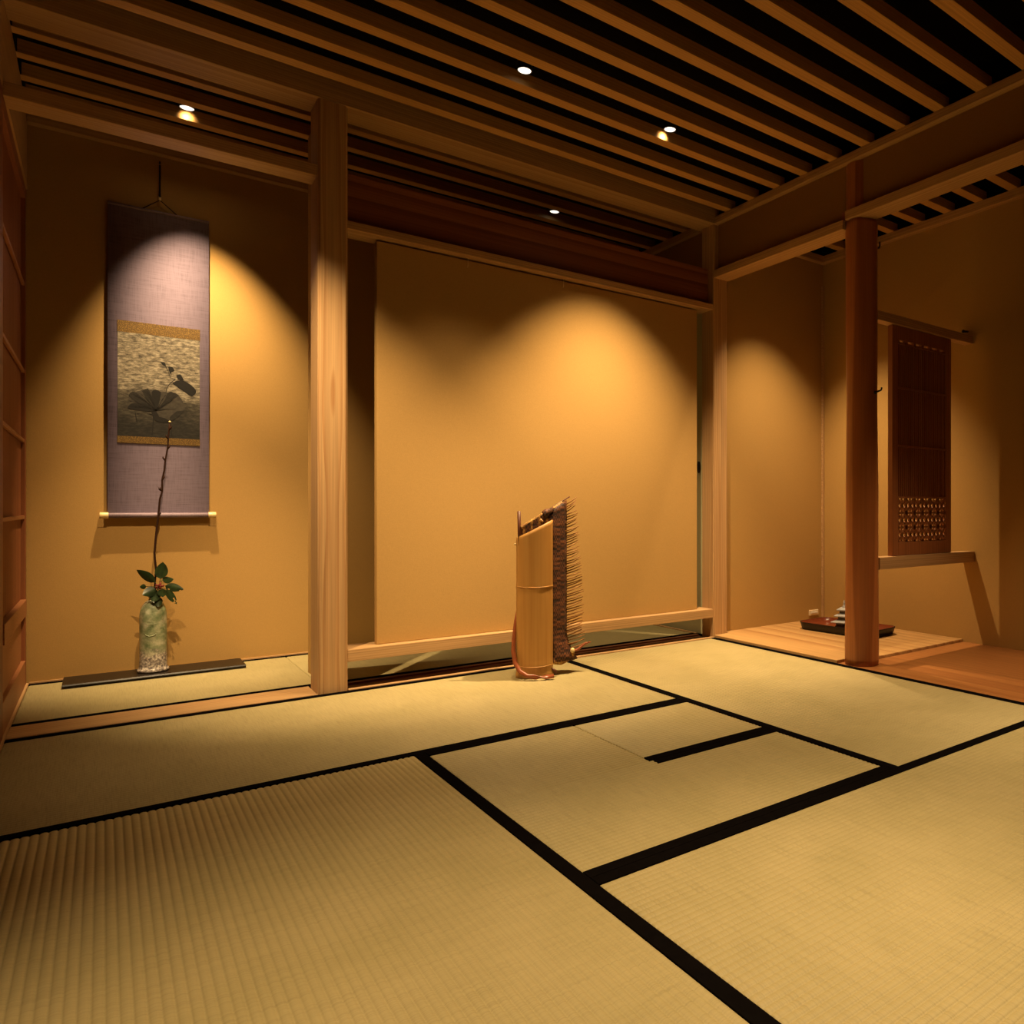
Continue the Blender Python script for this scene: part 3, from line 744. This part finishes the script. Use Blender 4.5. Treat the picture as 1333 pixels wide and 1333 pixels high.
# lower woven tail, pale knots and curved root
bm = new(); tube(bm, [(.075,.01,.058),(.110,.03,.052),(.150,.05,.066),(.168,.055,.095)], [.012,.015,.014,.007], 9); lob('lower_hem', bm, M['weaveY'])
bm = new(); ball(bm, (.160,.030,.098), .010, 1.2); lob('hem_knot', bm, M['ivory'])
lob('tail_twig', tube(new(), [(.150,.045,.088),(.185,.05,.098),(.215,.052,.122),(.240,.053,.128)], [.007,.006,.0045,.003], 8), M['root'])
rp = [(-.066,.014,.300),(-.077,.006,.235),(-.085,-.004,.165),(-.087,-.014,.115),(-.079,-.032,.068),(-.060,-.052,.036),(-.030,-.066,.018),(.006,-.072,.0115),(.045,-.072,.0108),(.078,-.068,.013)]
lob('curved_root', tube(new(), rp, [.0075,.0085,.009,.0095,.0098,.0096,.0094,.0094,.0096,.0088], 12), M['root'])
for q in ((-.084,-.014,.098),(-.056,-.056,.032)):
    bm = new(); ball(bm, q, .0085); lob('root_nub', bm, M['root'])
bm = new(); ball(bm, (-.0805,-.006,.565), .0052); lob('side_peg', bm, M['ivory'])
bm = new(); tube(bm, [(.072,-.010,.034),(.086,-.012,.022),(.090,-.012,.012)], [.004,.006,.005], 8); lob('foot_peg', bm, M['stickd'])

# ---- niche lattice screen on its two rails
YR0, YR1 = 2.175, 2.225
timber('upper_screen_rail', 'pale upper rail holding the dark lattice screen', 'rail', M['hinokiX'], 2.752, XN, YR0, YR1, 1.596, 1.640, .0015)
timber('lower_screen_rail', 'pale lower rail the dark lattice screen stands on', 'rail', M['hinokiX'], 2.752, XN, YR0-.01, YR1+.01, .434, .490, .0015)
sx0, sx1, sz0, sz1 = 2.872, 3.362, .491, 1.594
scr = thing('lattice_screen', 'dark narrow lattice screen standing between two rails in the niche', 'screen', ((sx0+sx1)/2, 2.2, sz0))
y0_, y1_ = 2.185, 2.213
obj('stile', box(new(), sx0, sx0+.046, y0_, y1_, sz0, sz1), M['screenwood'], scr, .002)
obj('stile', box(new(), sx1-.046, sx1, y0_, y1_, sz0, sz1), M['screenwood'], scr, .002)
obj('top_rail', box(new(), sx0+.046, sx1-.046, y0_, y1_, sz1-.066, sz1), M['screenwood'], scr, .002)
obj('bottom_rail', box(new(), sx0+.046, sx1-.046, y0_, y1_, sz0, sz0+.064), M['screenwood'], scr, .002)
gx0, gx1 = sx0+.046, sx1-.046
bm = new(); nb = 25
for k in range(nb+1):
    x = gx0+(gx1-gx0)*k/nb; box(bm, x-.0035, x+.0035, y0_+.004, y0_+.012, .775, 1.512)
obj('slat_panel', bm, M['screenwood'], scr)
obj('backing_board', box(new(), gx0, gx1, y0_+.0125, y0_+.018, .775, 1.512), M['screenwood'], scr)
for z in (.772, 1.02, 1.30, 1.514):
    obj('cross_bar', box(new(), gx0, gx1, y0_+.002, y0_+.012, z-.005, z+.005), M['screenwood'], scr)
for k in range(7):
    x = gx0+(gx1-gx0)*k/6; obj('top_bar', box(new(), x-.011, x+.011, y0_+.002, y0_+.016, 1.514, sz1-.066), M['screenwood'], scr)
# hemp leaf pattern in thin strips
bm = new(); pw = (gx1-gx0)/6; pz0, pz1 = sz0+.064, .768; ph = (pz1-pz0)/3
def strip(a, b, w=.0055):
    a = Vector(a); b = Vector(b); d = (b-a).normalized(); nn_ = Vector((-d.y, d.x))*w
    poly = [(a+nn_), (b+nn_), (b-nn_), (a-nn_)]
    prism(bm, [(p.x, p.y) for p in poly], 'y', y0_+.003, y0_+.011)
for i in range(6):
    for j in range(3):
        ax, az = gx0+i*pw, pz0+j*ph; c = (ax+pw/2, az+ph/2)
        strip((ax, az), (ax, az+ph)); strip((ax, az), (ax+pw, az))
        for (qx, qz) in ((ax,az),(ax+pw,az),(ax,az+ph),(ax+pw,az+ph)): strip((qx,qz), c)
        strip((ax+pw/2, az), (ax+pw/2, az+ph), .003)
        for sx_ in (0, 1):
            e = (ax+pw*sx_, az+ph/2)
            strip(e, (ax+pw*(.5+(.25 if sx_ else -.25)), az+ph*.25), .003); strip(e, (ax+pw*(.5+(.25 if sx_ else -.25)), az+ph*.75), .003)
obj('hemp_leaf_fretwork', bm, M['screenwood'], scr)
bm = new(); tube(bm, [(XN-.01, 2.2, 1.665), (XN-.05, 2.2, 1.660)], .006, 8); ball(bm, (XN-.052, 2.2, 1.66), .009)
tag(obj('screen_peg', bm, M['iron'], None, 0, (XN-.02, 2.2, 1.66)), 'small dark peg above the end of the upper screen rail', 'peg')
hp = on_y(1156, 322, 2.2)
bm = new(); tube(bm, [hp+Vector((0,0,.42)), hp+Vector((0,0,.02)), hp+Vector((0,0,-.01)), hp+Vector((.012,0,-.022)), hp+Vector((.020,0,-.012))], .003, 8)
# hook hangs from the niche ceiling moulding
hq = Vector((3.515, 2.115+.60, 2.28))
hk = on_y(1156, 322, 2.72)
bm.free(); bm = new(); kx, ky, kz = 3.50, 2.755, 2.285
tube(bm, [(kx,ky,kz+.004),(kx,ky,kz-.016),(kx-.005,ky,kz-.034),(kx-.014,ky,kz-.038),(kx-.018,ky,kz-.028)], .0045, 8)
tag(obj('ceiling_hook', bm, M['iron'], None, 0, (kx,ky,kz)), 'small dark hook hanging from the niche moulding right of the log post', 'hook')

# ---- tray and little pagoda in the niche
tr = thing('lacquer_tray', 'red lacquer tray with rounded corners and black sides on the niche floor', 'tray', (3.255, 2.80, .0142), math.radians(4))
def rrect(hx, hy, r, n=6):
    out = []
    for cx_, cy_, a0 in ((hx-r, hy-r, 0), (-hx+r, hy-r, 90), (-hx+r, -hy+r, 180), (hx-r, -hy+r, 270)):
        for k in range(n+1):
            a = math.radians(a0+90*k/n); out.append((cx_+r*math.cos(a), cy_+r*math.sin(a)))
    return out
bm = new(); loops = []
for hx, hy, r, z in ((.118,.242,.05,0),(.128,.252,.055,.004),(.137,.262,.06,.040),(.138,.263,.06,.044),(.132,.257,.055,.044)):
    loops.append([bm.verts.new((x, y, z)) for x, y in rrect(hx, hy, r)])
for a, b in zip(loops, loops[1:]):
    for k in range(len(a)):
        f = bm.faces.new((a[k], a[(k+1)%len(a)], b[(k+1)%len(a)], b[k])); f.smooth = True
bm.faces.new(loops[0][::-1])
o = obj('tray_wall', bm, M['lacquer'], tr, 0, None, True); o['label'] = 'black outer wall of the tray'
bm = new(); loops = []
for hx, hy, r, z in ((.132,.257,.055,.0442),(.126,.250,.05,.030),(.116,.240,.045,.022)):
    loops.append([bm.verts.new((x, y, z)) for x, y in rrect(hx, hy, r)])
for a, b in zip(loops, loops[1:]):
    for k in range(len(a)):
        f = bm.faces.new((a[k], a[(k+1)%len(a)], b[(k+1)%len(a)], b[k])); f.smooth = True
bm.faces.new(loops[-1])
obj('tray_floor', bm, M['redlac'], tr, 0, None, True)
pg = on_z(1099, 819, .037)
pag = thing('miniature_pagoda', 'tiny grey tiered pagoda figure on the red tray, half behind the log post', 'figurine', (pg.x, pg.y, .0370), math.radians(20)); pag.scale = (1.35, 1.35, 1.35)
stone = plain('grey_glazed_stone', (.34,.34,.36), .35, .5); dstone = plain('dark_stone', (.07,.06,.06), .5, .4)
z = 0
obj('plinth', box(new(), -.030,.030,-.030,.030, 0, .016), dstone, pag, .002, None, True)
z = .016
for i, w in enumerate((.044, .034, .025)):
    h = .013
    obj('storey', box(new(), -w*.6,w*.6,-w*.6,w*.6, z, z+h), dstone, pag, .001, None, True)
    bm = new(); z1 = z+h
    A = [bm.verts.new((sx_*w, sy_*w, z1)) for sx_, sy_ in ((-1,-1),(1,-1),(1,1),(-1,1))]; B = [bm.verts.new((sx_*w, sy_*w, z1+.004)) for sx_, sy_ in ((-1,-1),(1,-1),(1,1),(-1,1))]
    C_ = [bm.verts.new((sx_*w*.5, sy_*w*.5, z1+.013)) for sx_, sy_ in ((-1,-1),(1,-1),(1,1),(-1,1))]
    bm.faces.new(A[::-1]); bm.faces.new(C_)
    for P_, Q_ in ((A, B), (B, C_)):
        for k in range(4): bm.faces.new((P_[k], P_[(k+1)%4], Q_[(k+1)%4], Q_[k]))
    obj('roof_tier', bm, stone, pag, .001, None, True); z = z1+.012
obj('finial', lathe(new(), [(.010,0),(.007,.006),(.004,.010),(.005,.016),(.003,.022),(.001,.030)], 12, (0,0,z)), stone, pag, 0, None, True)

# ---- wall outlet
oc = (3.455, YN, .052)
ot = thing('wall_outlet', 'small pale wall outlet low on the niche back wall', 'outlet', oc)
obj('cover_plate', box(new(), 3.415, 3.498, YN-.010, YN, .040, .074), M['outlet'], ot, .003)
obj('socket_row', box(new(), 3.425, 3.488, YN-.013, YN-.010, .052, .064), M['white'], ot, .001)

# ------------------------------------------------------------------ lamps
LC = (1.0, .70, .36)
def lamp(label, x, y, z, aim, power, size, blend=1.0, r=.018, col=LC):
    t = thing('downlight', label, 'lamp', (x, y, z), 0, 'recessed downlights')
    obj('lamp_housing', lathe(new(), [(.027,ZC-z-.001),(.027,.004),(.0275,0),(.0255,-.001),(.0245,.003),(.0245,.006),(.002,.008)], 28, (x, y, z)), M['iron'], t)
    bm = new(); lathe(bm, [(.0243,.0055),(.0243,.0022),(.016,.0006),(.004,.0002)], 24, (x, y, z)); obj('lamp_face', bm, M['lamp'], t)
    l = bpy.data.lights.new('spot', 'SPOT'); l.energy = power; l.spot_size = math.radians(size); l.spot_blend = blend; l.shadow_soft_size = r; l.color = col
    o = bpy.data.objects.new('downlight_beam', l); COL.objects.link(o); o.parent = t
    o.location = (0, 0, -.022)
    d = Vector(aim)-Vector((x, y, z-.022)); o.rotation_euler = d.to_track_quat('-Z', 'Y').to_euler()
    return t
ZL = 2.366
def spill(t, aim, power, size, off):
    """stray light of a tilted lamp catching the slat beside it"""
    l = bpy.data.lights.new('spill', 'SPOT'); l.energy = power; l.spot_size = math.radians(size); l.spot_blend = 1; l.shadow_soft_size = .008; l.color = LC
    o = bpy.data.objects.new('downlight_spill', l); COL.objects.link(o); o.parent = t; o.location = off
    o.rotation_euler = Vector(aim).to_track_quat('-Z', 'Y').to_euler()
a = lamp('lit round downlight above the scroll alcove, glowing on a slat', .262, 3.762, ZL, (.40, 4.15, .9), 260, 60, 1, .010)
spill(a, (.1, 1, -.25), .8, 100, (0, .026, -.006))
lamp('lit round downlight in the middle of the room ceiling, left one of two', 1.213, 2.622, ZL, (1.16, 2.74, 0), 110, 74)
a = lamp('lit round downlight in the room ceiling above the right half of the panel', 1.886, 2.622, ZL, (1.86, 3.03, .2), 350, 76)
spill(a, (-.1, 1, -.25), .8, 100, (0, .026, -.006))
lamp('small round downlight between the alcove slats above the dark plank', 1.917, 3.762, ZL, (2.20, 3.66, 0), 90, 56)
lamp('round downlight hidden above the niche', 2.82, 2.755, ZL, (3.16, 2.84, .2), 225, 74, 1, .012)
lamp('round downlight above the left foreground mat', .46, .88, ZL, (.50, .74, 0), 260, 64)
lamp('round downlight above the right foreground mat', 1.75, .69, ZL, (1.75, .68, 0), 205, 65)
lamp('round downlight above the red brown floorboard', 2.86, 1.36, ZL-.02, (2.78, 1.52, 0), 190, 58)
lamp('round downlight in the room ceiling aimed into the scroll alcove at the vase', .25, 2.79, ZL, (.27, 4.06, .34), 160, 35, 1, .010)
lamp('round downlight near the left wall aimed at the square post', .06, 2.41, ZL, (.66, 3.22, .74), 290, 50)

# ------------------------------------------------------------------ world and view
w = bpy.data.worlds.new('night'); scn.world = w; w.use_nodes = True
w.node_tree.nodes['Background'].inputs[0].default_value = (.02,.012,.006,1); w.node_tree.nodes['Background'].inputs[1].default_value = .05
vs = scn.view_settings
scn.display_settings.display_device = 'sRGB'
vs.view_transform = 'Standard'; vs.look = 'None'; vs.gamma = 1.0; vs.use_curve_mapping = False
vs.exposure = 0.0
scn.cycles.max_bounces = 10; scn.cycles.diffuse_bounces = 2
